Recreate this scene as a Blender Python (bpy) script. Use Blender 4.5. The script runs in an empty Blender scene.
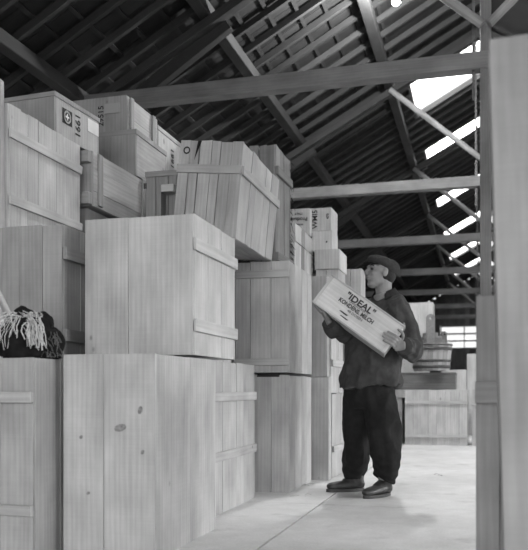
import bpy, bmesh, math, random
from mathutils import Vector, Matrix, noise
random.seed(7)
S = bpy.context.scene
COL = S.collection
PI = math.pi
# ------------------------------------------------------------------ camera frame (photo 528x550)
FPX = 780.0; CAMZ = 0.73; HOR = 390.0
TH = math.atan(216/FPX)
FW = Vector((-math.sin(TH), math.cos(TH), 0)); RT = Vector((math.cos(TH), math.sin(TH), 0))
def W(px, d, z=0.0):
    p = FW*d + RT*((px-264)/FPX*d); p.z = z; return p
def zat(py, d): return CAMZ + (HOR-py)/FPX*d

# ------------------------------------------------------------------ materials
def mat(name):
    m = bpy.data.materials.new(name); m.use_nodes = True
    nt = m.node_tree; b = nt.nodes['Principled BSDF']
    return m, nt, b
def N(nt, t, **kw):
    n = nt.nodes.new(t)
    for k, v in kw.items(): setattr(n, k, v)
    return n
def mth(nt, op, a, b=None):
    n = N(nt, 'ShaderNodeMath', operation=op)
    for i, v in enumerate((a, b)):
        if v is None: continue
        if isinstance(v, (int, float)): n.inputs[i].default_value = v
        else: nt.links.new(v, n.inputs[i])
    return n.outputs[0]
def mapr(nt, v, a, b, c, d):
    n = N(nt, 'ShaderNodeMapRange'); nt.links.new(v, n.inputs[0])
    for i, x in enumerate((a, b, c, d)): n.inputs[i+1].default_value = x
    return n.outputs[0]
def wood_mat(name, base, rough=0.75, saw=0.05, knots=1.0, contrast=1.0):
    m, nt, b = mat(name); L = nt.links
    uv = N(nt, 'ShaderNodeUVMap', uv_map='UVMap')
    def noisy(sx, sy, detail=4, scale=1.0):
        mp = N(nt, 'ShaderNodeMapping'); mp.inputs['Scale'].default_value = (sx, sy, 1)
        L.new(uv.outputs[0], mp.inputs[0])
        n = N(nt, 'ShaderNodeTexNoise'); n.inputs['Scale'].default_value = scale; n.inputs['Detail'].default_value = detail
        L.new(mp.outputs[0], n.inputs['Vector']); return n.outputs[0]
    fine = noisy(160, 5, 3); mid = noisy(34, 1.6, 4); big = noisy(4.5, 2.6, 6); sawn = noisy(3, 230, 1)
    # ring figure
    mp = N(nt, 'ShaderNodeMapping'); mp.inputs['Scale'].default_value = (9, 0.7, 1); L.new(uv.outputs[0], mp.inputs[0])
    wv = N(nt, 'ShaderNodeTexWave', wave_type='BANDS', bands_direction='X'); wv.inputs['Scale'].default_value = 1.3
    wv.inputs['Distortion'].default_value = 7; wv.inputs['Detail'].default_value = 2; wv.inputs['Detail Scale'].default_value = .8
    L.new(mp.outputs[0], wv.inputs['Vector'])
    # knots
    mk = N(nt, 'ShaderNodeMapping'); mk.inputs['Scale'].default_value = (5.2, 3.1, 1); L.new(uv.outputs[0], mk.inputs[0])
    vo = N(nt, 'ShaderNodeTexVoronoi'); vo.inputs['Scale'].default_value = 1.0; L.new(mk.outputs[0], vo.inputs['Vector'])
    sep = N(nt, 'ShaderNodeSeparateColor'); L.new(vo.outputs['Color'], sep.inputs[0])
    kr = mapr(nt, sep.outputs[0], .35, 1, 0.0, 0.07)
    kd = mth(nt, 'SUBTRACT', vo.outputs['Distance'], kr)
    kn = mapr(nt, kd, -.02, .025, 1, 0)
    kon = mth(nt, 'GREATER_THAN', sep.outputs[0], .45)
    kn = mth(nt, 'MULTIPLY', kn, kon); kn = mth(nt, 'MULTIPLY', kn, .5*knots)
    v = mapr(nt, fine, .3, .7, 1-.05*contrast, 1+.05*contrast)
    v = mth(nt, 'MULTIPLY', v, mapr(nt, mid, .3, .7, 1-.07*contrast, 1+.05*contrast))
    v = mth(nt, 'MULTIPLY', v, mapr(nt, big, .3, .7, 1-.22*contrast, 1+.12*contrast))
    v = mth(nt, 'MULTIPLY', v, mapr(nt, wv.outputs['Fac'], 0, 1, 1-.05*contrast, 1+.03*contrast))
    v = mth(nt, 'MULTIPLY', v, mapr(nt, sawn, .35, .65, 1-saw*.4, 1+saw*.4))
    v = mth(nt, 'MULTIPLY', v, mth(nt, 'SUBTRACT', 1, kn))
    at = N(nt, 'ShaderNodeAttribute', attribute_name='tone'); 
    v = mth(nt, 'MULTIPLY', v, at.outputs['Fac'])
    v = mth(nt, 'MULTIPLY', v, base)
    cc = N(nt, 'ShaderNodeCombineColor')
    for i in range(3): L.new(v, cc.inputs[i])
    L.new(cc.outputs[0], b.inputs['Base Color']); b.inputs['Roughness'].default_value = rough
    b.inputs['Specular IOR Level'].default_value = .25
    bp = N(nt, 'ShaderNodeBump'); bp.inputs['Strength'].default_value = .18; bp.inputs['Distance'].default_value = .003
    hh = mth(nt, 'ADD', mth(nt, 'MULTIPLY', sawn, .5), mid); L.new(hh, bp.inputs['Height']); L.new(bp.outputs[0], b.inputs['Normal'])
    return m
def plain(name, v, rough=.8, nz=0.0, sc=20, spec=.3, metal=0, bump=0):
    m, nt, b = mat(name); L = nt.links
    b.inputs['Roughness'].default_value = rough; b.inputs['Specular IOR Level'].default_value = spec; b.inputs['Metallic'].default_value = metal
    tc = N(nt, 'ShaderNodeTexCoord'); n = N(nt, 'ShaderNodeTexNoise'); n.inputs['Scale'].default_value = sc; n.inputs['Detail'].default_value = 5
    L.new(tc.outputs['Object'], n.inputs['Vector'])
    r = mapr(nt, n.outputs[0], .3, .7, v*(1-nz), v*(1+nz)); cc = N(nt, 'ShaderNodeCombineColor')
    for i in range(3): L.new(r, cc.inputs[i])
    L.new(cc.outputs[0], b.inputs['Base Color'])
    if bump:
        bp = N(nt, 'ShaderNodeBump'); bp.inputs['Strength'].default_value = bump; bp.inputs['Distance'].default_value = .01
        L.new(n.outputs[0], bp.inputs['Height']); L.new(bp.outputs[0], b.inputs['Normal'])
    return m
M_WOOD = wood_mat('sawn_pine', .43, contrast=1.15)
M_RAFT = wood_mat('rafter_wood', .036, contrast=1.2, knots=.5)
M_OLD = wood_mat('weathered_wood', .30, saw=.08, contrast=1.5)
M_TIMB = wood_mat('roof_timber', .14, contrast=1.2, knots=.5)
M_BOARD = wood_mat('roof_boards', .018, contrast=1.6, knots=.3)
M_INK = plain('stencil_ink', .035, .9, .3, 60)
M_INKF = plain('faded_ink', .12, .9, .3, 60)
M_PAPER = plain('paper_label', .62, .8, .05)
M_DARK = plain('dark_gap', .02, .9)
M_SKIN = plain('skin', .20, .5, .10, 30, .4)
M_JACK = plain('jacket_cloth', .046, .85, .22, 26, .2, bump=.25)
M_TROU = plain('trouser_cloth', .016, .9, .25, 22, .15, bump=.25)
M_CAP = plain('cap_cloth', .036, .9, .2, 60, .2, bump=.2)
M_SHIRT = plain('shirt_cloth', .22, .9, .1)
M_HAIR = plain('hair', .018, .7, .3, 90)
M_BOOT = plain('boot_leather', .035, .45, .3, 25, .5, bump=.2)
M_ROPE = plain('rope_fibre', .50, .9, .25, 60)
M_SACK = plain('dark_sacking', .012, .95, .3, 30, .1)
M_IRON = plain('iron', .06, .5, .2, 20, .5, .6)
M_STRAW = plain('straw', .42, .9, .2)
M_WALL = plain('plaster', .30, .9, .2, 2)
M_EYE = plain('eye', .03, .3)

# ------------------------------------------------------------------ tagging
def tag(o, label=None, cat=None, group=None, kind=None):
    if label: o['label'] = label
    if cat: o['category'] = cat
    if group: o['group'] = group
    if kind: o['kind'] = kind
    return o
def empty(name, loc, rot=(0, 0, 0)):
    o = bpy.data.objects.new(name, None); COL.objects.link(o); o.location = loc; o.rotation_euler = rot
    o.empty_display_size = .1; return o
def link(name, bm, m, parent=None, smooth=False):
    me = bpy.data.meshes.new(name); bm.to_mesh(me); bm.free()
    if smooth:
        for p in me.polygons: p.use_smooth = True
    me.materials.append(m)
    o = bpy.data.objects.new(name, me); COL.objects.link(o)
    if parent: o.parent = parent
    return o

# ------------------------------------------------------------------ boards
class B:
    def __init__(s):
        s.bm = bmesh.new(); s.uv = s.bm.loops.layers.uv.new('UVMap'); s.t = s.bm.loops.layers.float_color.new('tone')
    def box(s, lo, hi, grain=2, tone=1.0, M=None, jit=0.0, bev=0.0):
        lo = Vector(lo); hi = Vector(hi)
        ou, ov = random.uniform(-40, 40), random.uniform(-40, 40)
        xs = (lo.x, hi.x); ys = (lo.y, hi.y); zs = (lo.z, hi.z)
        co = [Vector((x, y, z)) for x in xs for y in ys for z in zs]
        if jit: co = [c + Vector([random.uniform(-jit, jit) for _ in range(3)]) for c in co]
        vs = [s.bm.verts.new(M @ c if M else c) for c in co]
        fs = ((0, 1, 3, 2), (4, 6, 7, 5), (0, 4, 5, 1), (2, 3, 7, 6), (0, 2, 6, 4), (1, 5, 7, 3))
        nax = (0, 0, 1, 1, 2, 2)
        for f, na in zip(fs, nax):
            face = s.bm.faces.new([vs[i] for i in f])
            for lp, i in zip(face.loops, f):
                c = co[i]
                if na == grain: a, b = [c[k] for k in range(3) if k != grain]
                else:
                    ax = [k for k in range(3) if k != grain and k != na][0]; a, b = c[ax], c[grain]
                lp[s.uv].uv = (a+ou, b+ov); lp[s.t] = (tone, tone, tone, 1)
        return s
    def beam(s, p, q, w, h, tone=1.0, up=Vector((0, 0, 1)), round_=0):
        p = Vector(p); q = Vector(q); d = q-p; L = d.length; d.normalize()
        side = d.cross(up).normalized(); u2 = side.cross(d)
        M = Matrix((side, u2, d)).transposed().to_4x4(); M.translation = p
        if not round_: return s.box((-w/2, -h/2, 0), (w/2, h/2, L), 2, tone, M)
        ou, ov = random.uniform(-40, 40), random.uniform(-40, 40); n = 12; rings = []
        for k in range(7):
            z = L*k/6; rr = w/2*(1+random.uniform(-.05, .05))
            rings.append([s.bm.verts.new(M @ Vector((rr*math.cos(2*PI*i/n), rr*math.sin(2*PI*i/n), z))) for i in range(n)])
        for k in range(6):
            for i in range(n):
                j = (i+1) % n
                f = s.bm.faces.new((rings[k][i], rings[k][j], rings[k+1][j], rings[k+1][i])); f.smooth = True
                for lp, (a, b) in zip(f.loops, ((i, k), (i+1, k), (i+1, k+1), (i, k+1))):
                    lp[s.uv].uv = (a*PI*w/n+ou, L*b/6+ov); lp[s.t] = (tone,)*3+(1,)
        for r in (rings[0][::-1], rings[-1]):
            f = s.bm.faces.new(r)
            for lp in f.loops: lp[s.t] = (tone,)*3+(1,)
        return s
    def done(s, name, m, parent=None, bev=0.0):
        bmesh.ops.recalc_face_normals(s.bm, faces=s.bm.faces)
        o = link(name, s.bm, m, parent)
        if bev:
            md = o.modifiers.new('bevel', 'BEVEL'); md.width = bev; md.segments = 2; md.limit_method = 'ANGLE'
        return o

def text(txt, size, m, parent, pos, face='f', rot=0.0, bold=.0, name='stencil_text', sx=1.0, align='CENTER'):
    """face f: front (-y), r: right (+x); rot spins in the face plane"""
    cu = bpy.data.curves.new('t', 'FONT'); cu.body = txt; cu.size = size; cu.align_x = align; cu.align_y = 'CENTER'
    cu.extrude = .0006; cu.offset = bold; cu.resolution_u = 3
    o = bpy.data.objects.new('t', cu); COL.objects.link(o)
    dg = bpy.context.evaluated_depsgraph_get(); me = bpy.data.meshes.new_from_object(o.evaluated_get(dg))
    bpy.data.objects.remove(o); bpy.data.curves.remove(cu)
    F = Matrix(((1, 0, 0), (0, 0, -1), (0, 1, 0))).to_4x4()      # text xy -> x z plane facing -y
    if face == 'r': F = Matrix.Rotation(PI/2, 4, 'Z') @ F
    me.transform(Matrix.Translation(pos) @ F @ Matrix.Rotation(rot, 4, 'Z') @ Matrix.Diagonal((sx, 1, 1, 1)))
    me.materials.clear(); me.materials.append(m); me.name = name
    t = bpy.data.objects.new(name, me); COL.objects.link(t); t.parent = parent
    return t

G_CR = 'wooden crates stacked down the left of the aisle'
CR = {}
def crate(key, label, xe, d, z0, z1, xL=None, xR=None, Wd=None, Dp=None, xv=480, nf=4, ns=5, tone=1.0, sidelit_tone=1.0,
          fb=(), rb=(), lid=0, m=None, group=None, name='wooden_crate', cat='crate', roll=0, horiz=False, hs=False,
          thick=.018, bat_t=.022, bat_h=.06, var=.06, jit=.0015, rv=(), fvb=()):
    m = m or M_WOOD
    E = W(xe, d); v = (FW + RT*((xv-264)/FPX)).normalized(); u = Vector((-v.y, v.x, 0))
    def solve(dr, px):
        k = (px-264)/FPX; return (k*E.dot(FW)-E.dot(RT))/(dr.dot(RT)-k*dr.dot(FW))
    if Wd is None: Wd = solve(u, xL)
    if Dp is None: Dp = solve(v, xR)
    Hh = z1-z0
    c = E + u*Wd/2 + v*Dp/2; c.z = z0
    root = empty(name, c, (0, math.radians(roll), math.atan2(v.y, v.x)-PI/2))
    if roll:   # keep the near bottom edge where it is
        bpy.context.view_layer.update()
        near = Vector((Wd/2, -Dp/2, 0)); R = root.rotation_euler.to_matrix()
        root.location = Vector((E.x, E.y, z0)) - R @ near + Vector((0, 0, 0))
        root.location.z = z0 + Wd/2*math.sin(math.radians(abs(roll)))
    tag(root, label, cat, group)
    b = B(); g = .0013; x0, x1, y0, y1 = -Wd/2, Wd/2, -Dp/2, Dp/2; t = thick
    top = Hh - (lid or .0)
    def planks(n, a, c2, fn, vert=True):
        cuts = [a + (c2-a)*(i + (random.uniform(-.18, .18) if 0 < i < n else 0))/n for i in range(n+1)]
        for i in range(n): fn(cuts[i]+g, cuts[i+1]-g, tone*(1+random.uniform(-var, var)), random.uniform(-.0015, .0015), random.uniform(-.004, .003) if not lid else 0)
    if horiz: planks(nf, 0, top, lambda a, c2, tn, o, e: b.box((x0, y0+o, a), (x1, y0+t, c2), 0, tn, jit=jit))
    else: planks(nf, x0, x1, lambda a, c2, tn, o, e: b.box((a, y0+o, .0), (c2, y0+t, top+e), 2, tn, jit=jit))
    st = sidelit_tone  # light from the right, painted into the tone of the right-hand planks
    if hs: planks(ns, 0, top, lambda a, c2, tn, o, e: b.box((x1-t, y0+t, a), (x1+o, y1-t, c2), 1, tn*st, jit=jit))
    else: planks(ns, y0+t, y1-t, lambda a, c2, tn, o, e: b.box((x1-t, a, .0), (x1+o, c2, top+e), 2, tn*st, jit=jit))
    planks(ns, y0+t, y1-t, lambda a, c2, tn, o, e: b.box((x0-o, a, .0), (x0+t, c2, top+e), 2, tn, jit=jit))
    planks(nf, x0, x1, lambda a, c2, tn, o, e: b.box((a, y1-t, .0), (c2, y1+o, top+e), 2, tn, jit=jit))
    planks(max(2, nf), x0+t, x1-t, lambda a, c2, tn, o, e: b.box((a, y0+t, top-t-.006), (c2, y1-t, top-.006), 1, tn))
    planks(max(2, nf), x0+t+.002, x1-t-.002, lambda a, c2, tn, o, e: b.box((a, y0+t+.002, .001), (c2, y1-t-.002, t), 1, tn))
    b.box((x0+t+.003, y0+t+.003, t+.001), (x1-t-.003, y1-t-.003, top-t-.008), 2, .1)
    o = b.done('crate_body', m, root)
    if lid:
        l = B(); e = .006
        l.box((x0-e, y0-e, top+.0005), (x1+e, y1+e, Hh), 0, tone*1.0, jit=.001); l.done('lid', m, root, .002)
    def bat(lo, hi, gr):
        bb = B(); bb.box(lo, hi, gr, tone*random.uniform(.92, 1.06), jit=.002); return bb.done('batten', m, root, .002)
    for z in fb: bat((x0-.003, y0-bat_t, z-bat_h/2), (x1+.003, y0-.002, z+bat_h/2), 0)
    for z in rb: bat((x1+.002, y0+.002, z-bat_h/2), (x1+bat_t, y1, z+bat_h/2), 1)
    for f in rv: bat((x1+.002, y0+(y1-y0)*f-.025, .01), (x1+.018, y0+(y1-y0)*f+.025, top-.005), 2)
    for f in fvb: bat((x0+(x1-x0)*f-.02, y0-.015, .01), (x0+(x1-x0)*f+.02, y0-.002, top-.005), 2)
    CR[key] = (root, Wd, Dp, Hh)
    return root

# ================================================================== SETTING
def setting(o): return tag(o, kind='structure')
# floor: concrete slabs
m_fl, nt, bs = mat('concrete'); L = nt.links
tc = N(nt, 'ShaderNodeTexCoord'); 
def nz(sc, det=5, co=None):
    n = N(nt, 'ShaderNodeTexNoise'); n.inputs['Scale'].default_value = sc; n.inputs['Detail'].default_value = det
    L.new(tc.outputs['Object'], n.inputs['Vector']); return n.outputs[0]
v = mth(nt, 'MULTIPLY', mapr(nt, nz(1.3), .3, .7, .86, 1.1), mapr(nt, nz(9), .3, .7, .93, 1.05))
v = mth(nt, 'MULTIPLY', v, mapr(nt, nz(70, 3), .3, .7, .93, 1.05))
v = mth(nt, 'MULTIPLY', v, mapr(nt, nz(4, 6), .60, .72, 1, .80))
v = mth(nt, 'MULTIPLY', v, .52)
cc = N(nt, 'ShaderNodeCombineColor'); [L.new(v, cc.inputs[i]) for i in range(3)]
L.new(cc.outputs[0], bs.inputs['Base Color']); bs.inputs['Roughness'].default_value = .7; bs.inputs['Specular IOR Level'].default_value = .3
bp = N(nt, 'ShaderNodeBump'); bp.inputs['Strength'].default_value = .2; bp.inputs['Distance'].default_value = .01
L.new(nz(30), bp.inputs['Height']); L.new(bp.outputs[0], bs.inputs['Normal'])
bm = bmesh.new()
YB, YE = -5.0, 37.2
def bx(bm, lo, hi):
    r = bmesh.ops.create_cube(bm, size=1); c = (Vector(lo)+Vector(hi))/2; s = Vector(hi)-Vector(lo)
    for vv in r['verts']: vv.co = Vector((vv.co.x*s.x, vv.co.y*s.y, vv.co.z*s.z)) + c
xs = [-5.6, -.985, 2.6, 5.6]; ys = [YB, 0.2, 4.9, 9.6, 14.3, 19, 24, 30, YE+.2]
for i in range(3):
    for j in range(8):
        bx(bm, (xs[i]+.006, ys[j]+.004, -.2), (xs[i+1]-.006, ys[j+1]-.004, 0))
bx(bm, (-5.6, YB, -.22), (5.6, YE+.2, -.012))
setting(link('floor', bm, m_fl))
# walls
H = 3.0; T = .55; ZR = CAMZ + 1.717*H + .33     # ridge height above X=0
def roofz(x): return ZR - T*abs(x)
def wallbox(name, boxes, m=M_WALL):
    bm = bmesh.new()
    for lo, hi in boxes: bx(bm, lo, hi)
    return setting(link(name, bm, m))
XE = 5.3
wallbox('wall_left', [((-XE-.2, YB, 0), (-XE, YE, roofz(XE)-.12))], M_WALL)
wins = [(0.5, 3.5), (5, 8), (9.5, 12.5), (14, 17), (18.5, 21.5), (23, 26), (28, 31)]  # unseen openings in the right wall, invented to let side light in
wr = [((XE, YB, 0), (XE+.2, YE, 1.0)), ((XE, YB, 2.7), (XE+.2, YE, roofz(XE)-.12))]
yy = YB
for a, b2 in wins: wr.append(((XE, yy, 1.0), (XE+.2, a, 2.7))); yy = b2
wr.append(((XE, yy, 1.0), (XE+.2, YE, 2.7)))
wallbox('wall_right', wr)
# end wall, boarded, gable shape with a window band
b = B(); y0, y1 = YE, YE+.15
wz0, wz1, wx0, wx1 = 2.62, 3.72, -1.75, 1.4
x = -XE
while x < XE-.01:
    x2 = min(x+.22, XE); zt = min(roofz(x), roofz(x2))-.02; tn = random.uniform(.35, .8)
    if x2 <= wx0+.03 or x >= wx1-.03: b.box((x+.006, y0, 0), (x2-.006, y1, zt), 2, tn)
    else: b.box((x+.006, y0, 0), (x2-.006, y1, wz0), 2, tn); b.box((x+.006, y0, wz1), (x2-.006, y1, zt), 2, tn)
    x = x2
b.box((-XE, y1, 0), (XE, y1+.05, wz0), 2, .3); b.box((-XE, y1, wz0), (wx0-.1, y1+.05, 3.2), 2, .3); b.box((wx1+.1, y1, wz0), (XE, y1+.05, 3.2), 2, .3)
for q in range(24):
    xa = -3.9+q*.325; zt = min(roofz(xa), roofz(xa+.325)); b.box((xa, y1, (wz1+.001 if wx0-.3 < xa < wx1 else 3.0)), (xa+.325, y1+.06, zt), 2, .3)
setting(b.done('wall_back', M_TIMB))
# glass material: milky old panes
m_gl, nt, bs = mat('milky_glass'); L = nt.links
nt.nodes.remove(bs); out = nt.nodes['Material Output']
tr = N(nt, 'ShaderNodeBsdfTransparent'); tr.inputs[0].default_value = (.96, .96, .96, 1)
tl = N(nt, 'ShaderNodeBsdfTranslucent'); tl.inputs[0].default_value = (.9, .9, .9, 1)
mx = N(nt, 'ShaderNodeMixShader'); mx.inputs[0].default_value = .25; L.new(tr.outputs[0], mx.inputs[1]); L.new(tl.outputs[0], mx.inputs[2])
gs = N(nt, 'ShaderNodeBsdfGlossy'); gs.inputs['Roughness'].default_value = .15
m2 = N(nt, 'ShaderNodeMixShader'); m2.inputs[0].default_value = .05; L.new(mx.outputs[0], m2.inputs[1]); L.new(gs.outputs[0], m2.inputs[2])
L.new(m2.outputs[0], out.inputs[0])
def area(name, loc, sx, sy, e, rot=None, aim=None, spread=PI):
    l = bpy.data.lights.new(name, 'AREA'); l.shape = 'RECTANGLE'; l.size = sx; l.size_y = sy; l.energy = e; l.spread = spread
    o = bpy.data.objects.new(name, l); COL.objects.link(o); o.location = loc
    if aim is not None: o.rotation_euler = Vector(aim).to_track_quat('-Z', 'Y').to_euler()
    else: o.rotation_euler = rot
    return o
# window in the end wall
bm = bmesh.new(); bx(bm, (wx0, YE+.05, wz0), (wx1, YE+.06, wz1)); w1 = setting(link('window_1', bm, m_gl))
b = B()
for z in (wz0, 2.97, 3.3, wz1-.06): b.box((wx0, YE+.0, z), (wx1, YE+.12, z+.07), 0, .8)
x = wx0
while x <= wx1: b.box((x-.02, YE+.01, wz0), (x+.02, YE+.1, wz1), 2, .8); x += 1.05
b.done('window_frame', M_TIMB, w1)
for i, (a, b2) in enumerate(wins):
    bm = bmesh.new(); bx(bm, (XE+.08, a, 1.0), (XE+.09, b2, 2.7)); w = setting(link('window_%d' % (i+2), bm, m_gl))
    b = B()
    for z in (1.0, 1.8, 2.64): b.box((XE+.04, a, z), (XE+.13, b2, z+.06), 1, .8)
    for k in range(5): yv = a+(b2-a)*k/4; b.box((XE+.04, yv-.025, 1.0), (XE+.13, yv+.025, 2.7), 2, .8)
    b.done('window_frame', M_TIMB, w)
# ------ roof: boarding with skylight holes
SK = [(3.6, 5.1), (7.8, 9.3), (12.35, 14.07), (15.97, 17.1), (20.2, 21.5), (24.5, 25.8), (28.7, 30.1), (33.0, 34.4)]
XS = 1.13; CL = math.sqrt(1+T*T)
def slopeM(sgn):
    # local x: down-slope distance measured as horizontal X; build matrix mapping (s, y, n)
    dx = Vector((sgn/CL, 0, -T/CL)); nn = Vector((sgn*T/CL, 0, 1/CL))
    M = Matrix.Identity(4)
    for i in range(3): M[i][0] = dx[i]; M[i][1] = (0, 1, 0)[i]; M[i][2] = nn[i]
    M.translation = Vector((0, 0, ZR)); return M
b = B()
for sgn in (-1, 1):
    M = slopeM(sgn); s0, s1 = XS*CL, (XE+.5)*CL
    yq = YB
    while yq < YE+.3:            # board strips run down the slope
        y2 = min(yq+.6, YE+.3)
        n = 3
        for k in range(n):
            b.box((s0, yq+(y2-yq)*k/n+.003, 0), (s1, yq+(y2-yq)*(k+1)/n-.003, .03), 0, random.uniform(.75, 1.15), M)
        yq = y2
    yq = YB
    for a, c2 in (SK if sgn < 0 else SK)+[(YE+.3, YE+.3)]:
        if a > yq: b.box((0, yq, 0), (s0, a, .03), 0, random.uniform(.8, 1.1), M)
        yq = c2
    # tile battens along the hall
    s = s0+.1
    while s < s1:
        b.box((s, YB, -.03), (s+.045, YE, -.001), 1, random.uniform(.9, 1.4), M); s += .30
    b.box((0, YB, .031), (s1, YB+.02, .05), 0, 1, M)
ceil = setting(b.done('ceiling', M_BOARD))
for sgn, stp in ((-1, .42), (1, 2.0)):
    M = slopeM(sgn); yq = 2.0
    while yq < YE-.2:
        insk = any(a-.05 < yq < c2+.05 for a, c2 in SK)
        b = B(); b.box((XS*CL if insk else .03, yq-.024, -.10), (XE*CL, yq+.024, -.031), 0, random.uniform(.8, 1.15), M)
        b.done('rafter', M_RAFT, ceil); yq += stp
wi = 9
for a, c2 in SK:
    M = slopeM(-1); bm = bmesh.new(); r = bmesh.ops.create_cube(bm, size=1)
    for vv in r['verts']: vv.co = M @ Vector(((vv.co.x+.5)*XS*CL, a+(vv.co.y+.5)*(c2-a), .02+vv.co.z*.008))
    w = setting(link('window_%d' % wi, bm, m_gl)); wi += 1
    b = B()
    b.box((XS*CL-.05, a, -.05), (XS*CL, c2, .04), 1, .8, M); b.box((0, a-.03, -.05), (XS*CL, a+.02, .04), 0, .8, M); b.box((0, c2-.02, -.05), (XS*CL, c2+.03, .04), 0, .8, M)
    b.done('window_frame', M_TIMB, w)
    mid = M @ Vector((XS*CL/2, (a+c2)/2, .10))
    nd = M.to_3x3() @ Vector((0, 0, -1))
    area('skylight_daylight', mid, XS*CL, c2-a, 110, aim=nd)
    # right slope
    M = slopeM(1); bm = bmesh.new(); r = bmesh.ops.create_cube(bm, size=1)
    for vv in r['verts']: vv.co = M @ Vector(((vv.co.x+.5)*XS*CL, a+(vv.co.y+.5)*(c2-a), .02+vv.co.z*.008))
    setting(link('window_%d' % (wi+20), bm, m_gl))
# ------ trusses
orders = ['nearest', 'second', 'third', 'fourth', 'fifth', 'sixth', 'seventh']
def XZ(X, Z, Y): return Vector((X, Y, CAMZ+Z))
PURL = [(-2.667, 3.815), (-1.307, 4.562), (-4.04, 3.06)]
truss_lab = ['nearest timber roof truss, tie beam passing above the leaning slatted crate',
 'second timber roof truss, tie beam just above the two small lettered boxes',
 'third timber roof truss, tie beam a little above the flat cap',
 'fourth timber roof truss, tie beam level with the flat cap',
 'fifth timber roof truss, tie beam level with the man\'s shoulder',
 'sixth timber roof truss, tie beam just above the wooden tub',
 'farthest timber roof truss, tie beam just above the bright end wall window']
for k in range(7):
    Y = 7.41+4.25*k; r = empty('roof_truss', (0, Y, 0)); tag(r, truss_lab[k], 'roof truss', 'timber roof trusses over the aisle')
    def P(X, Z, dy=0): return Vector((X, dy, CAMZ+Z))
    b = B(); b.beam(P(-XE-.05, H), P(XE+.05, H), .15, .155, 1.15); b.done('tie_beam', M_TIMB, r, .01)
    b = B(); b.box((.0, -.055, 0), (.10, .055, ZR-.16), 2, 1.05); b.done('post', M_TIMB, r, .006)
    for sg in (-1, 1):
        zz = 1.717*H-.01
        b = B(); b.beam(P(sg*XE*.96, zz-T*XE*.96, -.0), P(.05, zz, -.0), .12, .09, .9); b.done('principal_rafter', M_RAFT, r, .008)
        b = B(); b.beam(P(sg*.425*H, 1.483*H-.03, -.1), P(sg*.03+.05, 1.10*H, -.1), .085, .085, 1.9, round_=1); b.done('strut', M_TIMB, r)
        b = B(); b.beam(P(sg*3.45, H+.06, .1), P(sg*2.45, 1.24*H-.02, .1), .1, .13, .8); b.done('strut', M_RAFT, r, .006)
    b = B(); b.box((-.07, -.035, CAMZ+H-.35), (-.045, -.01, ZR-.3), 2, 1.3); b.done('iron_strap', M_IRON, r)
for (X, Z), lab in zip(PURL, ('long roof purlin crossing diagonally above the leaning slatted crate', 'long roof purlin beside the left edge of the skylights', 'lowest long roof purlin in the dark upper left corner')):
    b = B(); b.beam((X, YB+.3, CAMZ+Z), (X, YE-.01, CAMZ+Z), .13, .13, .95)
    o = b.done('purlin', M_RAFT, None, .01); tag(o, lab, 'roof beam', 'purlins under the left roof slope')
# lamp near the roof
lx = W(396, 8.6); lz = zat(1.5, 8.6)
r = empty('pendant_bulb', (lx.x, lx.y, lz)); tag(r, 'glowing bare bulb hanging under the roof at the top edge of the photo', 'lamp')
m_bulb, nt, bs = mat('lit_bulb'); bs.inputs['Emission Color'].default_value = (1, 1, 1, 1); bs.inputs['Emission Strength'].default_value = 60
bm = bmesh.new(); bmesh.ops.create_uvsphere(bm, u_segments=20, v_segments=14, radius=.045)
for vv in bm.verts:
    if vv.co.z > 0: vv.co.z *= 1.35; vv.co.x *= 1-.25*vv.co.z/.06; vv.co.y *= 1-.25*vv.co.z/.06
link('bulb', bm, m_bulb, r, True)
bm = bmesh.new(); bmesh.ops.create_cone(bm, segments=16, radius1=.022, radius2=.018, depth=.06, cap_ends=True)
for vv in bm.verts: vv.co.z += .08
link('socket', bm, M_IRON, r, True)
cl = roofz(lx.x)-lz-.1
bm = bmesh.new(); bmesh.ops.create_cone(bm, segments=8, radius1=.005, radius2=.005, depth=cl, cap_ends=True)
for vv in bm.verts: vv.co.z += .1+cl/2
link('cord', bm, M_IRON, r)
pl = bpy.data.lights.new('bulb_light', 'POINT'); pl.energy = 520; pl.shadow_soft_size = .06
po = bpy.data.objects.new('bulb_light', pl); COL.objects.link(po); po.location = (lx.x, lx.y, lz-.0); po.parent = None
po.location.z = lz-.12

# ================================================================== CRATES
crate('A0', 'tall planked crate at the bottom left corner, rope bundle on top', 33, 3.30, 0, .87, Wd=.85, Dp=2.30, nf=5, ns=10, fb=(.70, .22), tone=.93, bat_h=.045, group=G_CR)
crate('A', 'large smooth pale crate at the bottom front, dark oval knots on it', 155, 3.33, 0, .884, xL=63, xR=216, nf=2, ns=2, tone=1.02, group=G_CR)
# knots on the front of that crate are real darker wood discs
def crate_w(key, label, x1, y0c, Wd, Dp, z0, z1, **kw):
    """crate given by world X of right face, world Y of front, aligned with the hall"""
    p = Vector((x1, y0c, 0)); d = p.dot(FW); px = 264+FPX*p.dot(RT)/d
    return crate(key, label, px, d, z0, z1, Wd=Wd, Dp=Dp, **kw)
def Yd(X, d): return (d+X*math.sin(TH))/math.cos(TH)
crate_w('B', 'floor crate with two thick side battens, right behind the nearest crate', -1.475, 4.21, .31, Yd(-1.475, 5.30)-4.21, 0, .90, nf=2, ns=4, rb=(.69, .34), bat_t=.016, bat_h=.055, tone=.96, group=G_CR)
crate('C', 'floor crate with a dark slot at its top edge', 289, 5.53, 0, .835, Wd=.41, xR=311.5, nf=3, ns=4, tone=.93, group=G_CR)
crate('D', 'crate with top and bottom front battens, carrying the dark ragged crate', 289, 5.51, .854, 1.645, Wd=.40, xR=311.8, nf=3, ns=4, fb=(.70, .075), bat_h=.05, tone=1.0, group=G_CR)
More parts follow.
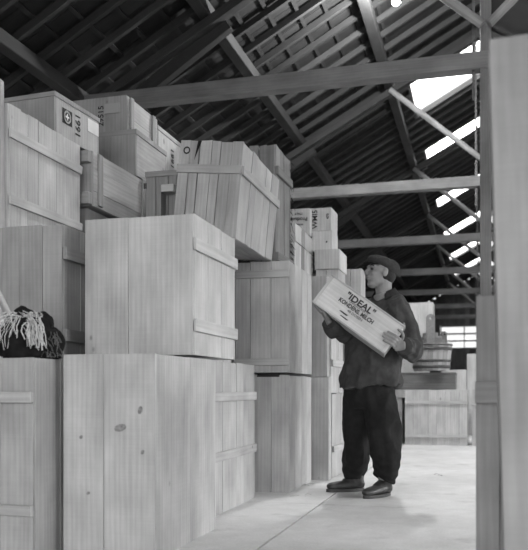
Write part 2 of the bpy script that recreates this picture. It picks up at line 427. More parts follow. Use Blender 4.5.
crate('H', 'big pale crate of wide boards with two side battens, standing on the nearest crate', 193, 3.72, .90, 1.574, xL=85, xR=235, nf=2, ns=3, rb=(.53, .14), bat_t=.018, bat_h=.06, tone=1.05, group=G_CR)
crate('I', 'darker grey crate with battened side, directly behind the rope bundle', 62, 3.90, .885, 1.56, Wd=.95, Dp=1.6, nf=8, ns=9, rb=(.53, .12), tone=.78, sidelit_tone=1.1, group=G_CR)
crate('M', 'large upper left crate with two long sloping battens and a taller corner post', 8, 4.10, 1.565, 2.24, Wd=.62, xR=80, nf=4, ns=8, rb=(.52, .17), tone=1.02, xv=488, group=G_CR, bat_h=.05, bat_t=.018)
rt, wd, dp, hh = CR['M']
b = B(); b.box((wd/2-.09, -dp/2-.05, 0), (wd/2-.015, -dp/2-.004, hh+.11), 2, .95, jit=.004); b.done('corner_post', M_WOOD, rt, .006)
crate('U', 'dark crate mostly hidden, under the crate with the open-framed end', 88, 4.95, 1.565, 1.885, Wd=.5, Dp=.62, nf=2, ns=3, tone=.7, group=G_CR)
crate('P', 'crate with recessed dark end and bright battened side, right of the large battened crate', 92, 4.90, 1.89, 2.235, Wd=.5, xR=144, xv=500, nf=3, ns=3, hs=True, tone=.75, sidelit_tone=1.5, group=G_CR, rv=(.12, .97))
rt, wd, dp, hh = CR['P']
for z in (.04, hh-.045):
    b = B(); b.box((-wd/2, -dp/2-.05, z-.035), (wd/2, -dp/2-.003, z+.035), 0, .75, jit=.003); b.done('batten', M_WOOD, rt, .003)
crate('N', 'lidded box with a round emblem in a dark square on its side', 54.5, 4.60, 2.245, zat(91, 4.6), Wd=.46, xR=99, xv=540, nf=2, ns=1, lid=.028, tone=.70, sidelit_tone=1.3, var=.02, name='lidded_box', cat='box', group='boxes on top of the stack')
crate('R', 'plain lidded box with a bright side, under the highest stencilled box', 136, 5.50, 2.245, 2.57, Wd=.55, xR=166, nf=1, ns=2, tone=.68, sidelit_tone=1.45, lid=.035, hs=True, name='lidded_box', cat='box', group='boxes on top of the stack')  # shaded front and lit side are put into the plank tones
crate('Q', 'highest box with a pale paper label and upright stencil on its dark front', 126.7, 5.54, 2.574, 2.825, Wd=.50, xR=157.5, xv=490, nf=1, ns=2, tone=.62, sidelit_tone=1.6, rv=(.12, .82), hs=True, name='lidded_box', cat='box', group='boxes on top of the stack')
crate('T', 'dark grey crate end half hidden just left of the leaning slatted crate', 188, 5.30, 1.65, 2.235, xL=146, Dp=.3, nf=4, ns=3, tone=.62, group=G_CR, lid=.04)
rt, wd, dp, hh = CR['T']
b = B(); b.box((-wd/2+.12, -dp/2-.09, .0), (-wd/2+.15, -dp/2-.004, hh-.12), 2, .55); b.box((-wd/2+.15, -dp/2-.09, hh-.17), (-wd/2+.24, -dp/2-.004, hh-.12), 0, 1.1); b.done('frame_board', M_WOOD, rt, .003)
crate('S', 'narrow lidded box with upright stencil on its side, behind the highest box', 157.6, 6.12, 2.245, 2.81, Wd=.45, xR=184, nf=1, ns=1, tone=.8, sidelit_tone=1.25, lid=.035, name='lidded_box', cat='box', group='boxes on top of the stack')
# supports that stand inside the stack
crate('W1', 'mostly hidden crate between the big pale crate and the crate with ragged battens', 208, 4.46, .905, 1.64, Wd=.42, Dp=.65, nf=3, ns=4, group=G_CR)
CR['W1'][0].location = Vector((-1.56-.21, Yd(-1.56, 4.46)+.325, .905)); CR['W1'][0].rotation_euler.z = 0
crate_w('W2', 'mostly hidden tall crate behind the leaning slatted crate', -1.75, 5.26, .58, .95, 0, 1.645, nf=4, ns=5, group=G_CR)
crate_w('P2', 'mostly hidden tall crate below the narrow stencilled box', -2.44, 5.24, .5, 1.0, 0, 2.24, nf=4, ns=5, group=G_CR)
# leaning slatted crate
crate('V', 'large leaning crate of narrow slats with a batten band near its top', 235, 4.70, 1.648, 2.225, Wd=.405, xR=272, nf=6, ns=5, tone=.86, sidelit_tone=1.08, roll=5.5, var=.13, fb=(.405,), rb=(.405,), bat_h=.05, bat_t=.018, xv=470, group=G_CR, jit=.004)
CR['V'][0].location.z = 1.668
crate('X', 'tall dark ragged crate wrapped in sacking strips, behind the leaning slatted crate', 275, 5.62, 1.655, 2.50, xL=249, xR=290, nf=3, ns=3, m=M_OLD, tone=.62, sidelit_tone=1.25, rb=(.66, .04), bat_h=.06, bat_t=.025, jit=.006, xv=500, group=G_CR)
rt, wd, dp, hh = CR['X']
# ragged sacking edge hanging on the side
bm = bmesh.new()
for k in range(60):
    z = random.uniform(.02, hh); y = dp/2+random.uniform(-.03, .01); l = random.uniform(.02, .05)
    p = Vector((wd/2+random.uniform(0, .02), y, z)); q = p+Vector((random.uniform(.0, .03), random.uniform(-.01, .02), -l)); s_ = Vector((0, .003, .004))
    vs = [bm.verts.new(x_) for x_ in (p-s_, p+s_, q+s_*.4, q-s_*.4)]; bm.faces.new(vs)
r_ = bmesh.ops.solidify(bm, geom=bm.faces[:], thickness=.003)
link('sacking_fringe', bm, M_SACK, rt)
# narrower crates behind
crate('F1', 'narrow floor crate end right of the crate with the dark slot, beside the man', 328.5, 6.30, 0, .835, Wd=.36, Dp=.13, nf=2, ns=1, tone=.88, group=G_CR)
crate('F2', 'narrow grey crate end standing on the narrow floor crate, left of the carried box', 326.5, 6.30, .838, 1.655, Wd=.35, Dp=.13, nf=2, ns=1, tone=.80, group=G_CR)
crate('G1', 'low floor crate with one slanting side batten, just behind the man\'s legs', 332, 6.47, 0, .70, Wd=.45, Dp=.52, xv=520, nf=3, ns=3, rb=(.24,), tone=.95, bat_t=.02, bat_h=.05, group=G_CR)
crate('G2', 'bright crate with a low batten, between man and narrow crate ends', 331, 6.47, .705, 1.37, Wd=.45, Dp=.52, xv=500, nf=3, ns=3, rb=(.25,), tone=1.12, bat_t=.02, bat_h=.055, group=G_CR)
crate('J2', 'grey box below the wide-lidded box, partly covered by the carried box', 338.5, 6.56, 1.375, 1.745, xL=316, Dp=.34, nf=2, ns=2, tone=.9, sidelit_tone=1.2, group=G_CR)
crate('J', 'plain flat-fronted box set on the stack just left of the man\'s face', 339.5, 6.545, 1.75, 1.915, xL=314.5, Dp=.38, nf=1, ns=1, tone=1.0, sidelit_tone=1.3, name='lidded_box', cat='box', group='boxes on top of the stack')
crate('E2', 'bright crate side with a dark stripe, directly on the crate with ragged battens', 295, 6.03, 1.66, 1.88, Wd=.28, xR=313.2, ns=5, nf=2, tone=1.1, group=G_CR)
crate('E1', 'bright box side resting on a striped crate, under the upside-down lettered box', 295.2, 6.03, 1.885, 2.02, Wd=.28, xR=312.8, ns=3, nf=2, tone=1.15, name='lidded_box', cat='box', group='boxes on top of the stack')
crate('K3', 'pale box with one dark nail hole, under the box with sideways lettering', 332, 6.62, 1.92, 2.083, xL=312, Dp=.28, nf=1, ns=1, tone=1.2, name='lidded_box', cat='box', group='boxes on top of the stack')
crate('K2', 'small square-ended box with sideways lettering, on top of the farthest left stack', 331.3, 6.62, 2.087, 2.285, xL=310, Dp=.30, nf=1, ns=1, tone=1.12, name='lidded_box', cat='box', group='boxes on top of the stack')
crate('K1', 'small box with upside-down lettering, left of the square-ended box', 309.8, 6.50, 2.024, 2.245, Wd=.21, Dp=.09, nf=1, ns=1, tone=1.15, name='lidded_box', cat='box', group='boxes on top of the stack')
crate('L', 'tall smooth crate directly behind the man\'s face and chest', 361, 7.05, 0, 1.83, xL=338, xR=365.5, nf=2, ns=2, tone=.95, group=G_CR)

# text and marks
def face_pos(key, face, a, z, off=.002):
    rt, wd, dp, hh = CR[key]
    return Vector((wd/2*0 + (-wd/2+a), -dp/2-off, z)) if face == 'f' else Vector((wd/2+off, -dp/2+a, z))
rt, wd, dp, hh = CR['N']
nzz = .135; ec = -dp/2+.26*dp
bm = bmesh.new(); bx(bm, (wd/2+.0022, ec-.05, nzz-.045), (wd/2+.0035, ec+.05, nzz+.045)); link('emblem_square', bm, M_INK, rt)
def ring(cy, cz, r0, r1, x, m, parent, name):
    bm = bmesh.new(); n = 28; vo = []
    for i in range(n):
        a = 2*PI*i/n; vo.append((bm.verts.new((x, cy+r0*math.cos(a), cz+r0*math.sin(a))), bm.verts.new((x, cy+r1*math.cos(a), cz+r1*math.sin(a)))))
    for i in range(n): j = (i+1) % n; bm.faces.new((vo[i][0], vo[i][1], vo[j][1], vo[j][0]))
    bmesh.ops.solidify(bm, geom=bm.faces[:], thickness=.001)
    return link(name, bm, m, parent)
ring(ec, nzz, .027, .038, wd/2+.0050, M_PAPER, rt, 'emblem_ring')
bm = bmesh.new(); bx(bm, (wd/2+.0036, ec-.006, nzz-.02), (wd/2+.0046, ec+.006, nzz+.02)); bx(bm, (wd/2+.0036, ec-.02, nzz-.006), (wd/2+.0047, ec+.02, nzz+.006)); link('emblem_cross', bm, M_PAPER, rt)
text('1661', .075, M_INK, rt, (wd/2+.003, -dp/2+.50*dp, .12), 'r', PI/2, .001)
bm = bmesh.new(); bx(bm, (wd/2+.002, -dp/2+.72*dp, .125), (wd/2+.004, -dp/2+.98*dp, .205)); link('paper_label', bm, M_PAPER, rt)
rt, wd, dp, hh = CR['Q']
bm = bmesh.new(); bx(bm, (wd/2-.17, -dp/2-.012, .13), (wd/2-.05, -dp/2-.003, .20)); link('paper_label', bm, plain('old_paper', .30), rt)
text('29515', .06, M_INK, rt, (wd/2-.20, -dp/2-.003, .12), 'f', PI/2, .001)
rt, wd, dp, hh = CR['S']
text('1661', .085, M_INK, rt, (wd/2+.003, .02, hh-.18), 'r', PI/2, .001)
rt, wd, dp, hh = CR['T']
text('II', .05, M_INK, rt, (-.02-.14, -dp/2-.003, hh-.10), 'f', 0, .002)
rt, wd, dp, hh = CR['V']
text('O', .06, M_INK, rt, (-wd/2+.05, -dp/2-.006, hh-.06), 'f', PI/2, .001)
bm = bmesh.new(); vs = [bm.verts.new(p) for p in ((-wd/2+.115, -dp/2-.004, hh-.002), (-wd/2+.14, -dp/2-.004, hh-.002), (-wd/2+.10, -dp/2-.004, hh-.12))]; bm.faces.new(vs); bmesh.ops.solidify(bm, geom=bm.faces[:], thickness=.002); link('broken_gap', bm, M_DARK, rt)
rt, wd, dp, hh = CR['K1']
text('Produce', .045, M_INK, rt, (.01, -dp/2-.003, .135), 'f', PI, .0008)
text('ITALY', .026, M_INK, rt, (.01, -dp/2-.003, .18), 'f', PI, .0008)
text('WAREN', .022, M_INK, rt, (.01, -dp/2-.003, .09), 'f', PI, .0008)
rt, wd, dp, hh = CR['K2']
text('WMI5', .062, M_INK, rt, (-wd/2+.045, -dp/2-.003, hh/2), 'f', PI/2, .0008)
text('470', .032, M_INK, rt, (wd/2-.03, -dp/2-.003, hh/2+.02), 'f', PI/2, .0008)
rt, wd, dp, hh = CR['K3']
bm = bmesh.new(); bmesh.ops.create_uvsphere(bm, u_segments=10, v_segments=6, radius=.008)
for v_ in bm.verts: v_.co = Vector((v_.co.x+.04, v_.co.y*.3-dp/2, v_.co.z+.07))
link('nail_head', bm, M_IRON, rt)
rt, wd, dp, hh = CR['E2']
b = B(); b.box((wd/2+.001, -dp/2+.22, 0), (wd/2+.004, -dp/2+.32, hh), 2, .45); b.done('dark_stripe', M_WOOD, rt)
rt, wd, dp, hh = CR['E1']
b = B(); b.box((wd/2+.001, -dp/2+.22, 0), (wd/2+.004, -dp/2+.34, hh), 2, .6); b.done('dark_stripe', M_WOOD, rt)
rt, wd, dp, hh = CR['C']
bm = bmesh.new(); bx(bm, (wd/2-.235, -dp/2-.003, hh-.012), (wd/2-.07, -dp/2+.02, hh+.012)); link('dark_slot', bm, M_DARK, rt)  # near-black block set across the top edge of the front
# knots of the nearest crate: dark end-grain ovals
rt, wd, dp, hh = CR['A']
M_KNOT = plain('knot_wood', .22, .8, .35, 80)
for (px, py, a, c2) in ((118, 428, 6.5, 4), (139.5, 410, 2.6, 4), (75, 438, 2, 2), (142, 452, 2, 2.4), (83, 495, 2, 1.6)):
    bm = bmesh.new(); x_ = (px-155)/FPX*3.4+wd/2; z_ = zat(py, 3.35); n = 18
    vs = [bm.verts.new((x_+a/236*math.cos(2*PI*i/n), -dp/2-.0028, z_+c2/236*math.sin(2*PI*i/n+.3))) for i in range(n)]; bm.faces.new(vs[::-1] if False else vs)
    ex = bmesh.ops.extrude_face_region(bm, geom=bm.faces[:]); [setattr(q.co, 'y', q.co.y-.0008) for q in ex['geom'] if isinstance(q, bmesh.types.BMVert)]; bmesh.ops.recalc_face_normals(bm, faces=bm.faces); link('wood_knot', bm, M_KNOT, rt)

# ------------------------------------------------------------------ rope bundle and poles on A0
zt = .872
c0 = W(28, 3.52); r = empty('rope_bundle', (c0.x, c0.y, zt), (0, 0, TH)); tag(r, 'dark sacking bundle draped with loops of pale frayed rope, on the bottom left crate', 'rope bundle')
bm = bmesh.new(); bmesh.ops.create_icosphere(bm, subdivisions=5, radius=1)
for v_ in bm.verts:
    p = v_.co.copy(); n_ = noise.noise(p*2.3)*.22+noise.noise(p*6)*.08
    p *= 1+n_; v_.co = Vector((p.x*.15, p.y*.13, max(0, p.z*.16+.055)))
link('sacking', bm, M_SACK, r, True)
def tube(bm, pts, rad, n=6):
    rings = []
    for i, p in enumerate(pts):
        t_ = (pts[min(i+1, len(pts)-1)]-pts[max(i-1, 0)]).normalized()
        a = t_.orthogonal().normalized(); c_ = t_.cross(a); rr = rad if not callable(rad) else rad(i/(len(pts)-1))
        rings.append([bm.verts.new(p+a*rr*math.cos(2*PI*k/n)+c_*rr*math.sin(2*PI*k/n)) for k in range(n)])
    for i in range(len(rings)-1):
        # align rings
        best = min(range(n), key=lambda s_: sum((rings[i][k].co-rings[i+1][(k+s_) % n].co).length for k in range(n)))
        rings[i+1] = rings[i+1][best:]+rings[i+1][:best]
        for k in range(n): bm.faces.new((rings[i][k], rings[i][(k+1) % n], rings[i+1][(k+1) % n], rings[i+1][k]))
    bm.faces.new(rings[0][::-1]); bm.faces.new(rings[-1])
bm = bmesh.new()
for k in range(80):
    a0 = random.uniform(-.15, .14)
    clump = random.choice((-.15, -.125, -.085, -.05, -.02, .04, .06, .085, .105)); 
    pts = []
    top = Vector((random.uniform(-.09, .06), random.uniform(-.04, .03), .195+random.uniform(-.012, .012)))
    end = Vector((clump+random.uniform(-.02, .02), -.12-random.uniform(0, .03), random.uniform(.03, .10)))
    for i in range(13):
        s_ = i/12; p = top.lerp(end, s_); p.z = top.z-(top.z-end.z)*s_**2.1; p.y = top.y+(end.y-top.y)*min(1, s_*1.3); p.x = top.x+(end.x-top.x)*math.sin(s_*PI/2)**1.2
        p += Vector((noise.noise(Vector((s_*3, k, 0)))*.03, noise.noise(Vector((s_*3, k, 5)))*.012, noise.noise(Vector((s_*5, k, 9)))*.022)); pts.append(p)
    tube(bm, pts, random.uniform(.0016, .0034), 5)
link('rope_strands', bm, M_ROPE, r, True)
bm = bmesh.new()
for k in range(70):    # coarse straw at the right end
    p = Vector((random.uniform(.08, .15), random.uniform(-.1, .02), random.uniform(.0, .12))); q = p+Vector((random.uniform(-.01, .035), random.uniform(-.02, .01), -random.uniform(.02, .07))); q.z = max(q.z, .002)
    tube(bm, [p, (p+q)/2+Vector((.006, 0, .004)), q], .0016, 4)
link('straw_fringe', bm, plain('dark_straw', .10, .9, .4, 50), r)
for (xa, ya, xb, yb, dd, lab) in ((-6, 284, 13, 322, 3.62, 'upper of two bare round poles leaning behind the rope bundle'), (-6, 300, 6, 326, 3.50, 'lower of two bare round poles leaning behind the rope bundle')):
    p = W(xa, dd, zat(ya, dd)); q = W(xb, dd, zat(yb, dd)); dirv = (q-p).normalized()
    s_ = (p.z-zt-.012)/(-dirv.z); q = p+dirv*s_; p = p-dirv*.25
    b = B(); b.beam(p, q, .026, .026, .95, round_=1); o = b.done('wooden_pole', M_WOOD); tag(o, lab, 'pole', 'poles behind the rope bundle')

# ------------------------------------------------------------------ right foreground crates
crate('Z1', 'tall blurred plank crate filling the right edge, nearest to the camera', 565, 1.80, 0, zat(30, 1.8), xL=496, Dp=.30, nf=2, ns=2, tone=.62, xv=480, thick=.02, name='wooden_crate', group='crates right of the aisle', roll=0)
CR['Z1'][0].rotation_euler.y = math.radians(-1.6)
CR['Z1'][0].location.z = .006
CR['Z1'][0].location += RT*.03
crate('Z2', 'lower blurred crate with a thick band, left of the tall blurred crate', 560, 2.62, 0, zat(292, 2.6), xL=476, Dp=.5, nf=3, ns=2, tone=.50, xv=480, fb=(zat(392, 2.6),), bat_h=.075, bat_t=.02, group='crates right of the aisle')

# ------------------------------------------------------------------ far group
GF = 'crates at the far end of the aisle'
crate('Y1', 'wide low crate with two rails at the far end of the floor', 467.5, 10.2, .0, .735, xL=405, Dp=.6, nf=8, ns=3, fb=(.57, .12), bat_h=.035, tone=1.05, group=GF)
crate('Y9', 'darker crate end between the man and the wide low crate', 402, 10.5, 0, .62, Wd=.7, Dp=.5, nf=6, ns=3, fb=(.42,), bat_h=.04, tone=.8, group=GF)
rr = crate('Y2', 'dark flat chest lying on the wide low crate, under the tub', 455.5, 10.25, .76, .985, Wd=.85, Dp=.5, nf=2, ns=2, horiz=True, hs=True, m=M_OLD, tone=.42, lid=.03, name='flat_chest', cat='chest')
rr.location.z = .737
crate('Y4', 'pale box standing high behind the tub ear, right of the man\'s shoulder', 433, 11.3, 1.32, zat(302, 11.3), Wd=.62, Dp=.4, nf=3, ns=2, tone=1.2, group=GF)
crate('Y5', 'pale tall crate behind the tub, carrying the high pale box', 428, 11.3, 0, 1.315, Wd=.55, Dp=.45, nf=3, ns=2, tone=1.1, group=GF)
crate('Y8', 'pale low crate behind the wide low crate at its right end', 466, 11.6, 0, 1.03, Wd=.36, Dp=.4, nf=2, ns=2, tone=1.25, group=GF)
crate('Y7', 'pale upright crate at the far end, beside the roof posts', 520, 12.4, 0, zat(353, 12.4), xL=467, Dp=.5, nf=4, ns=2, tone=1.15, group=GF)
crate('Y6', 'small floor crate right of the wide low crate, half hidden by the blurred crate', 532, 10.0, 0, .735, xL=472, Dp=.5, nf=5, ns=2, tone=.9, fb=(.55,), bat_h=.04, group=GF)
# wooden tub
tz = .992-.003; cp = W(431.5, 10.46); tub = empty('wooden_tub', (cp.x, cp.y, .962), (0, 0, TH)); tag(tub, 'round wooden tub with a drilled upright ear and dark hoops', 'tub')
tub.location.z = .9875-.001
b = B(); n = 22; r0, r1, hT = .235, .272, .36
for i in range(n):
    a0, a1 = 2*PI*i/n+.008, 2*PI*(i+1)/n-.008; tn = random.uniform(.8, 1.15); ou = random.uniform(0, 30); ring_ = []
    hh_ = hT
    for (rad, z) in ((r0, 0), (r1, hh_), (r1-.02, hh_), (r0-.02, 0)):
        ring_.append([b.bm.verts.new((rad*math.cos(a), rad*math.sin(a), z)) for a in (a0, a1)])
    for k in range(4):
        f = b.bm.faces.new((ring_[k][0], ring_[k][1], ring_[(k+1) % 4][1], ring_[(k+1) % 4][0]))
        for lp, (u_, w_) in zip(f.loops, ((0, 0), (.07, 0), (.07, .36), (0, .36))): lp[b.uv].uv = (u_+ou, w_+ou); lp[b.t] = (tn,)*3+(1,)
    for s_ in (0, 1):
        f = b.bm.faces.new([ring_[k][s_] for k in range(4)])
        for lp in f.loops: lp[b.t] = (tn,)*3+(1,)
b.done('staves', wood_mat('tub_wood', .31), tub)
def disc(z, rad, h, m, name, parent):
    bm = bmesh.new(); bmesh.ops.create_cone(bm, segments=32, radius1=rad, radius2=rad, depth=h, cap_ends=True)
    for v_ in bm.verts: v_.co.z += z
    return link(name, bm, m, parent)
disc(.03, .215, .03, plain('tub_floor', .2), 'bottom', tub)
for z0, hz in ((.03, .04), (.115, .03), (.27, .035), (.33, .02)):
    bm = bmesh.new(); n = 40; R_ = lambda z: r0+(r1-r0)*z/hT+.001
    q = [[bm.verts.new(((R_(z)+e)*math.cos(2*PI*i/n), (R_(z)+e)*math.sin(2*PI*i/n), z)) for i in range(n)] for z, e in ((z0, 0), (z0, .009), (z0+hz, .009), (z0+hz, 0))]
    for k in range(4):
        for i in range(n): bm.faces.new((q[k][i], q[k][(i+1) % n], q[(k+1) % 4][(i+1) % n], q[(k+1) % 4][i]))
    bmesh.ops.recalc_face_normals(bm, faces=bm.faces); link('hoop', bm, M_OLD if False else M_IRON, tub, True)
# lid boards stepped on the tub
b = B(); b.box((-.14, -.12, hT+.001), (.15, .14, hT+.05), 0, .6); b.box((-.12, -.10, hT+.051), (.12, .12, hT+.10), 0, .65); b.box((-.10, -.08, hT+.101), (.07, .1, hT+.15), 0, .7); b.done('lid', M_OLD, tub, .006)
def ear(x0, y0, w, z0, z1, hole, m, rotz):
    bm = bmesh.new(); n = 20; pts = [(-w/2, z0), (w/2, z0)]
    pts += [(w/2*math.cos(a), z1-w/2+w/2*math.sin(a)) for a in [PI*i/n for i in range(n+1)]]
    outer = [bm.verts.new((p[0], 0, p[1])) for p in pts]
    eds = [bm.edges.new((outer[i], outer[(i+1) % len(outer)])) for i in range(len(outer))]
    inner = [bm.verts.new((hole*math.cos(2*PI*i/14), 0, z1-w/2+hole*math.sin(2*PI*i/14))) for i in range(14)]
    eds += [bm.edges.new((inner[i], inner[(i+1) % 14])) for i in range(14)]
    bmesh.ops.triangle_fill(bm, edges=eds, use_beauty=True)
    r_ = bmesh.ops.extrude_face_region(bm, geom=bm.faces[:])
    for v_ in r_['geom']:
        if isinstance(v_, bmesh.types.BMVert): v_.co.y += .03
    bmesh.ops.recalc_face_normals(bm, faces=bm.faces)
    M = Matrix.Translation((x0, y0, 0)) @ Matrix.Rotation(rotz, 4, 'Z'); bm.transform(M)
    return link('ear', bm, m, tub)
ear(-.045, -.165, .115, hT+.0, zat(314, 10.3)-tub.location.z, .018, plain('ear_wood', .17, .8, .2, 30), 0)
ear(.17, -.02, .09, hT-.02, hT+.17, .014, plain('ear_wood_dark', .10, .8, .2, 30), .5)

# ------------------------------------------------------------------ floor litter
def litter(px, d, n, size, label, m, name='straw_wisp', cat='straw'):
    p = W(px, d, 0); bm = bmesh.new()
    for k in range(n):
        a = random.uniform(0, 2*PI); c_ = Vector((random.uniform(-size, size), random.uniform(-size, size), .004+random.uniform(0, .012)))
        l_ = random.uniform(.02, .05); dv = Vector((math.cos(a), math.sin(a), random.uniform(-.02, .1)))*l_
        tube(bm, [c_-dv*.5+Vector((0, 0, .0)), c_+Vector((0, 0, .006)), c_+dv*.5], .0014, 4)
    for v_ in bm.verts: v_.co.z = max(.0005, v_.co.z)
    o = link(name, bm, m); o.location = p; tag(o, label, cat)
litter(307, 5.95, 22, .05, 'small tuft of packing straw on the floor at the foot of the slotted crate', M_STRAW)
litter(296, 5.35, 6, .09, 'few loose straws on the floor in front of the slotted crate', M_STRAW)
litter(440, 6.6, 3, .05, 'single wisp of straw on the open floor right of the man', M_IRON)

# ================================================================== THE MAN
RD = 5.5; RL = (368-264)/FPX*RD
mp_ = W(368, RD, 0)
man = empty('person', mp_, (0, 0, TH)); tag(man, 'man in flat cap, dark jacket and baggy trousers holding a tilted wooden box', 'person')
def J(px, py, yl): d = RD+yl; return Vector(((px-264)/FPX*d-RL, yl, zat(py, d)))
SL = Vector((.66, -.75, 0)).normalized(); FD = Vector((-.75, -.66, 0)).normalized()
def sweep(bm, pts, rads, n=20, axis=None):
    """rads: (side, front) tuples; axis: fixed side direction"""
    pts = [Vector(p) for p in pts]; rings = []
    prev = None
    for i, p in enumerate(pts):
        t_ = (pts[min(i+1, len(pts)-1)]-pts[max(i-1, 0)]).normalized()
        if axis is not None: a = (axis - t_*axis.dot(t_)).normalized()
        elif prev is None: a = t_.orthogonal().normalized()
        else: a = (prev - t_*prev.dot(t_)).normalized()
        prev = a; c_ = t_.cross(a); r_ = rads[i]; ra, rb = r_ if isinstance(r_, tuple) else (r_, r_)
        rings.append([bm.verts.new(p+a*ra*math.cos(2*PI*k/n)+c_*rb*math.sin(2*PI*k/n)) for k in range(n)])
    for i in range(len(rings)-1):
        for k in range(n): bm.faces.new((rings[i][k], rings[i][(k+1) % n], rings[i+1][(k+1) % n], rings[i+1][k]))
    bm.faces.new(rings[0][::-1]); bm.faces.new(rings[-1])
def smooth_path(pts, rads, m=5):
    P_, R_ = [], []
    def cr(a, b_, c_, d_, t): return .5*((2*b_)+(c_-a)*t+(2*a-5*b_+4*c_-d_)*t*t+(-a+3*b_-3*c_+d_)*t**3)
    pts = [Vector(p) for p in pts]; rads = [r_ if isinstance(r_, tuple) else (r_, r_) for r_ in rads]
    for i in range(len(pts)-1):
        i0, i3 = max(i-1, 0), min(i+2, len(pts)-1)
        for k in range(m):
            t = k/m; P_.append(cr(pts[i0], pts[i], pts[i+1], pts[i3], t))
            R_.append(tuple(cr(rads[i0][q], rads[i][q], rads[i+1][q], rads[i3][q], t) for q in (0, 1)))
    P_.append(pts[-1]); R_.append(rads[-1]); return P_, R_
def ssweep(bm, pts, rads, n=20, axis=None, m=5):
    p, r_ = smooth_path(pts, rads, m); sweep(bm, p, r_, n, axis)
def ell(bm, c, r, M=None, sub=3):
    q = bmesh.ops.create_icosphere(bm, subdivisions=sub, radius=1)
    for v_ in q['verts']:
        p = Vector((v_.co.x*r[0], v_.co.y*r[1], v_.co.z*r[2])); p = (M @ p) if M else p; v_.co = p + Vector(c)
def bake(bm, name, m, parent, voxel, smooth=3, fn=None):
    bmesh.ops.recalc_face_normals(bm, faces=bm.faces)
    me = bpy.data.meshes.new('tmp'); bm.to_mesh(me); bm.free(); o = bpy.data.objects.new('tmp', me); COL.objects.link(o)
    md = o.modifiers.new('r', 'REMESH'); md.mode = 'VOXEL'; md.voxel_size = voxel
    if smooth: ms = o.modifiers.new('s', 'SMOOTH'); ms.iterations = smooth; ms.factor = .5
    dg = bpy.context.evaluated_depsgraph_get(); m2_ = bpy.data.meshes.new_from_object(o.evaluated_get(dg))
    bpy.data.objects.remove(o); m2_.name = name
    if fn:
        nn = [v_.normal.copy() for v_ in m2_.vertices]
        for v_, q in zip(m2_.vertices, nn): v_.co += q*fn(v_.co)
    m2_.materials.clear(); m2_.materials.append(m)
    for p in m2_.polygons: p.use_smooth = True
    o = bpy.data.objects.new(name, m2_); COL.objects.link(o); o.parent = parent; return o

# --- carried box frame
BL, BH, BD = .59, .205, .17; PSI = math.radians(12); TAU = math.radians(36.3)
bc = J(358, 313.8, -.36)                                   # centre of its front face, man frame
BR = Matrix.Rotation(-PSI, 3, 'Z') @ Matrix.Rotation(TAU, 3, 'Y') @ Matrix.Rotation(-.12, 3, 'X')
bcen = bc + BR @ Vector((0, BD/2, 0))
def bxl(x, y, z): return bcen + BR @ Vector((x, y, z))     # box-local (centre origin) -> man frame

# joints
shL = J(398, 309, -.15); elL = J(411, 349, -.20); wrL = bxl(BL/2+.075, -.02, .02)
shR = J(361, 309, .14); elR = J(349, 333, .00)
wrR = bxl(-.13, .02, -BH/2-.045)
pel = J(370, 400, 0); chest = J(379, 325, 0); neckb = J(385, 300, 0)
hipL = pel+SL*.09; hipR = pel-SL*.09
knL = J(384, 435, -.16); anL = J(383, 478, -.13); knR = J(356, 435, .08); anR = J(354, 472, .13)
# head frame
hd = Vector((-.93, -.30, .12)).normalized(); hs_ = Vector((0, 0, 1)).cross(hd).normalized(); hu = hd.cross(hs_).normalized()
HM = Matrix((hd, hs_, hu)).transposed()
hc = J(379.5, 272.5, -.02)
def hp(x, y, z): return hc + HM @ Vector((x, y, z))
# --- body, one continuous mesh
bm = bmesh.new()
ssweep(bm, [pel+Vector((0, 0, -.05)), pel, J(373, 365, 0), chest, J(384, 309, 0), J(385, 302, 0)], [(.13, .10), (.15, .11), (.135, .10), (.165, .115), (.14, .09), (.07, .06)], axis=SL)
ssweep(bm, [J(385, 308, 0), J(384, 295, -.01), hp(-.035, 0, -.05)], [.065, .058, .06])
for a_, b_, c_, rr_ in ((shL, elL, wrL, 1), (shR, elR, wrR, 1)):
    ssweep(bm, [a_, a_.lerp(b_, .5), b_, b_.lerp(c_, .4), c_], [.052, .048, .04, .036, .027], 14)
for a_, b_, c_, fd in ((hipL, knL, anL, Vector((-.72, -.69, 0))), (hipR, knR, anR, Vector((-.97, -.22, 0)))):
    ssweep(bm, [a_, a_.lerp(b_, .5), b_, b_.lerp(c_, .35), c_, c_+Vector((0, 0, -.04))], [.085, .075, .055, .052, .032, .032], 16)
    ssweep(bm, [Vector((c_.x, c_.y, .11)), Vector((c_.x, c_.y, .05)), Vector((c_.x, c_.y, .04))+fd*.10], [.032, .026, .018], 10)
# head
ell(bm, hp(-.018, 0, .028), (.096, .076, .088), HM.to_3x3())
ell(bm, hp(.025, 0, -.03), (.062, .060, .085), HM)
ell(bm, hp(.042, 0, -.088), (.040, .040, .030), HM)          # chin
ell(bm, hp(-.005, 0, -.065), (.060, .058, .045), HM)         # jaw
ell(bm, hp(.068, 0, .030), (.024, .050, .014), HM)           # brow
ell(bm, hp(.055, .032, -.02), (.028, .022, .024), HM); ell(bm, hp(.055, -.032, -.02), (.028, .022, .024), HM)   # cheeks
ssweep(bm, [hp(.080, 0, .022), hp(.098, 0, -.003), hp(.108, 0, -.022)], [.009, .011, .0125], 10)
ell(bm, hp(.098, .010, -.026), (.012, .009, .008), HM); ell(bm, hp(.098, -.010, -.026), (.012, .009, .008), HM)
ell(bm, hp(.083, 0, -.048), (.014, .024, .0055), HM); ell(bm, hp(.080, 0, -.059), (.013, .021, .006), HM)
for s_ in (1, -1):
    EM = HM @ Matrix.Rotation(-.25, 3, 'Y')
    ell(bm, hp(-.012, s_*.073, -.008), (.019, .008, .031), EM); ell(bm, hp(-.012, s_*.079, .012), (.017, .006, .012), EM)
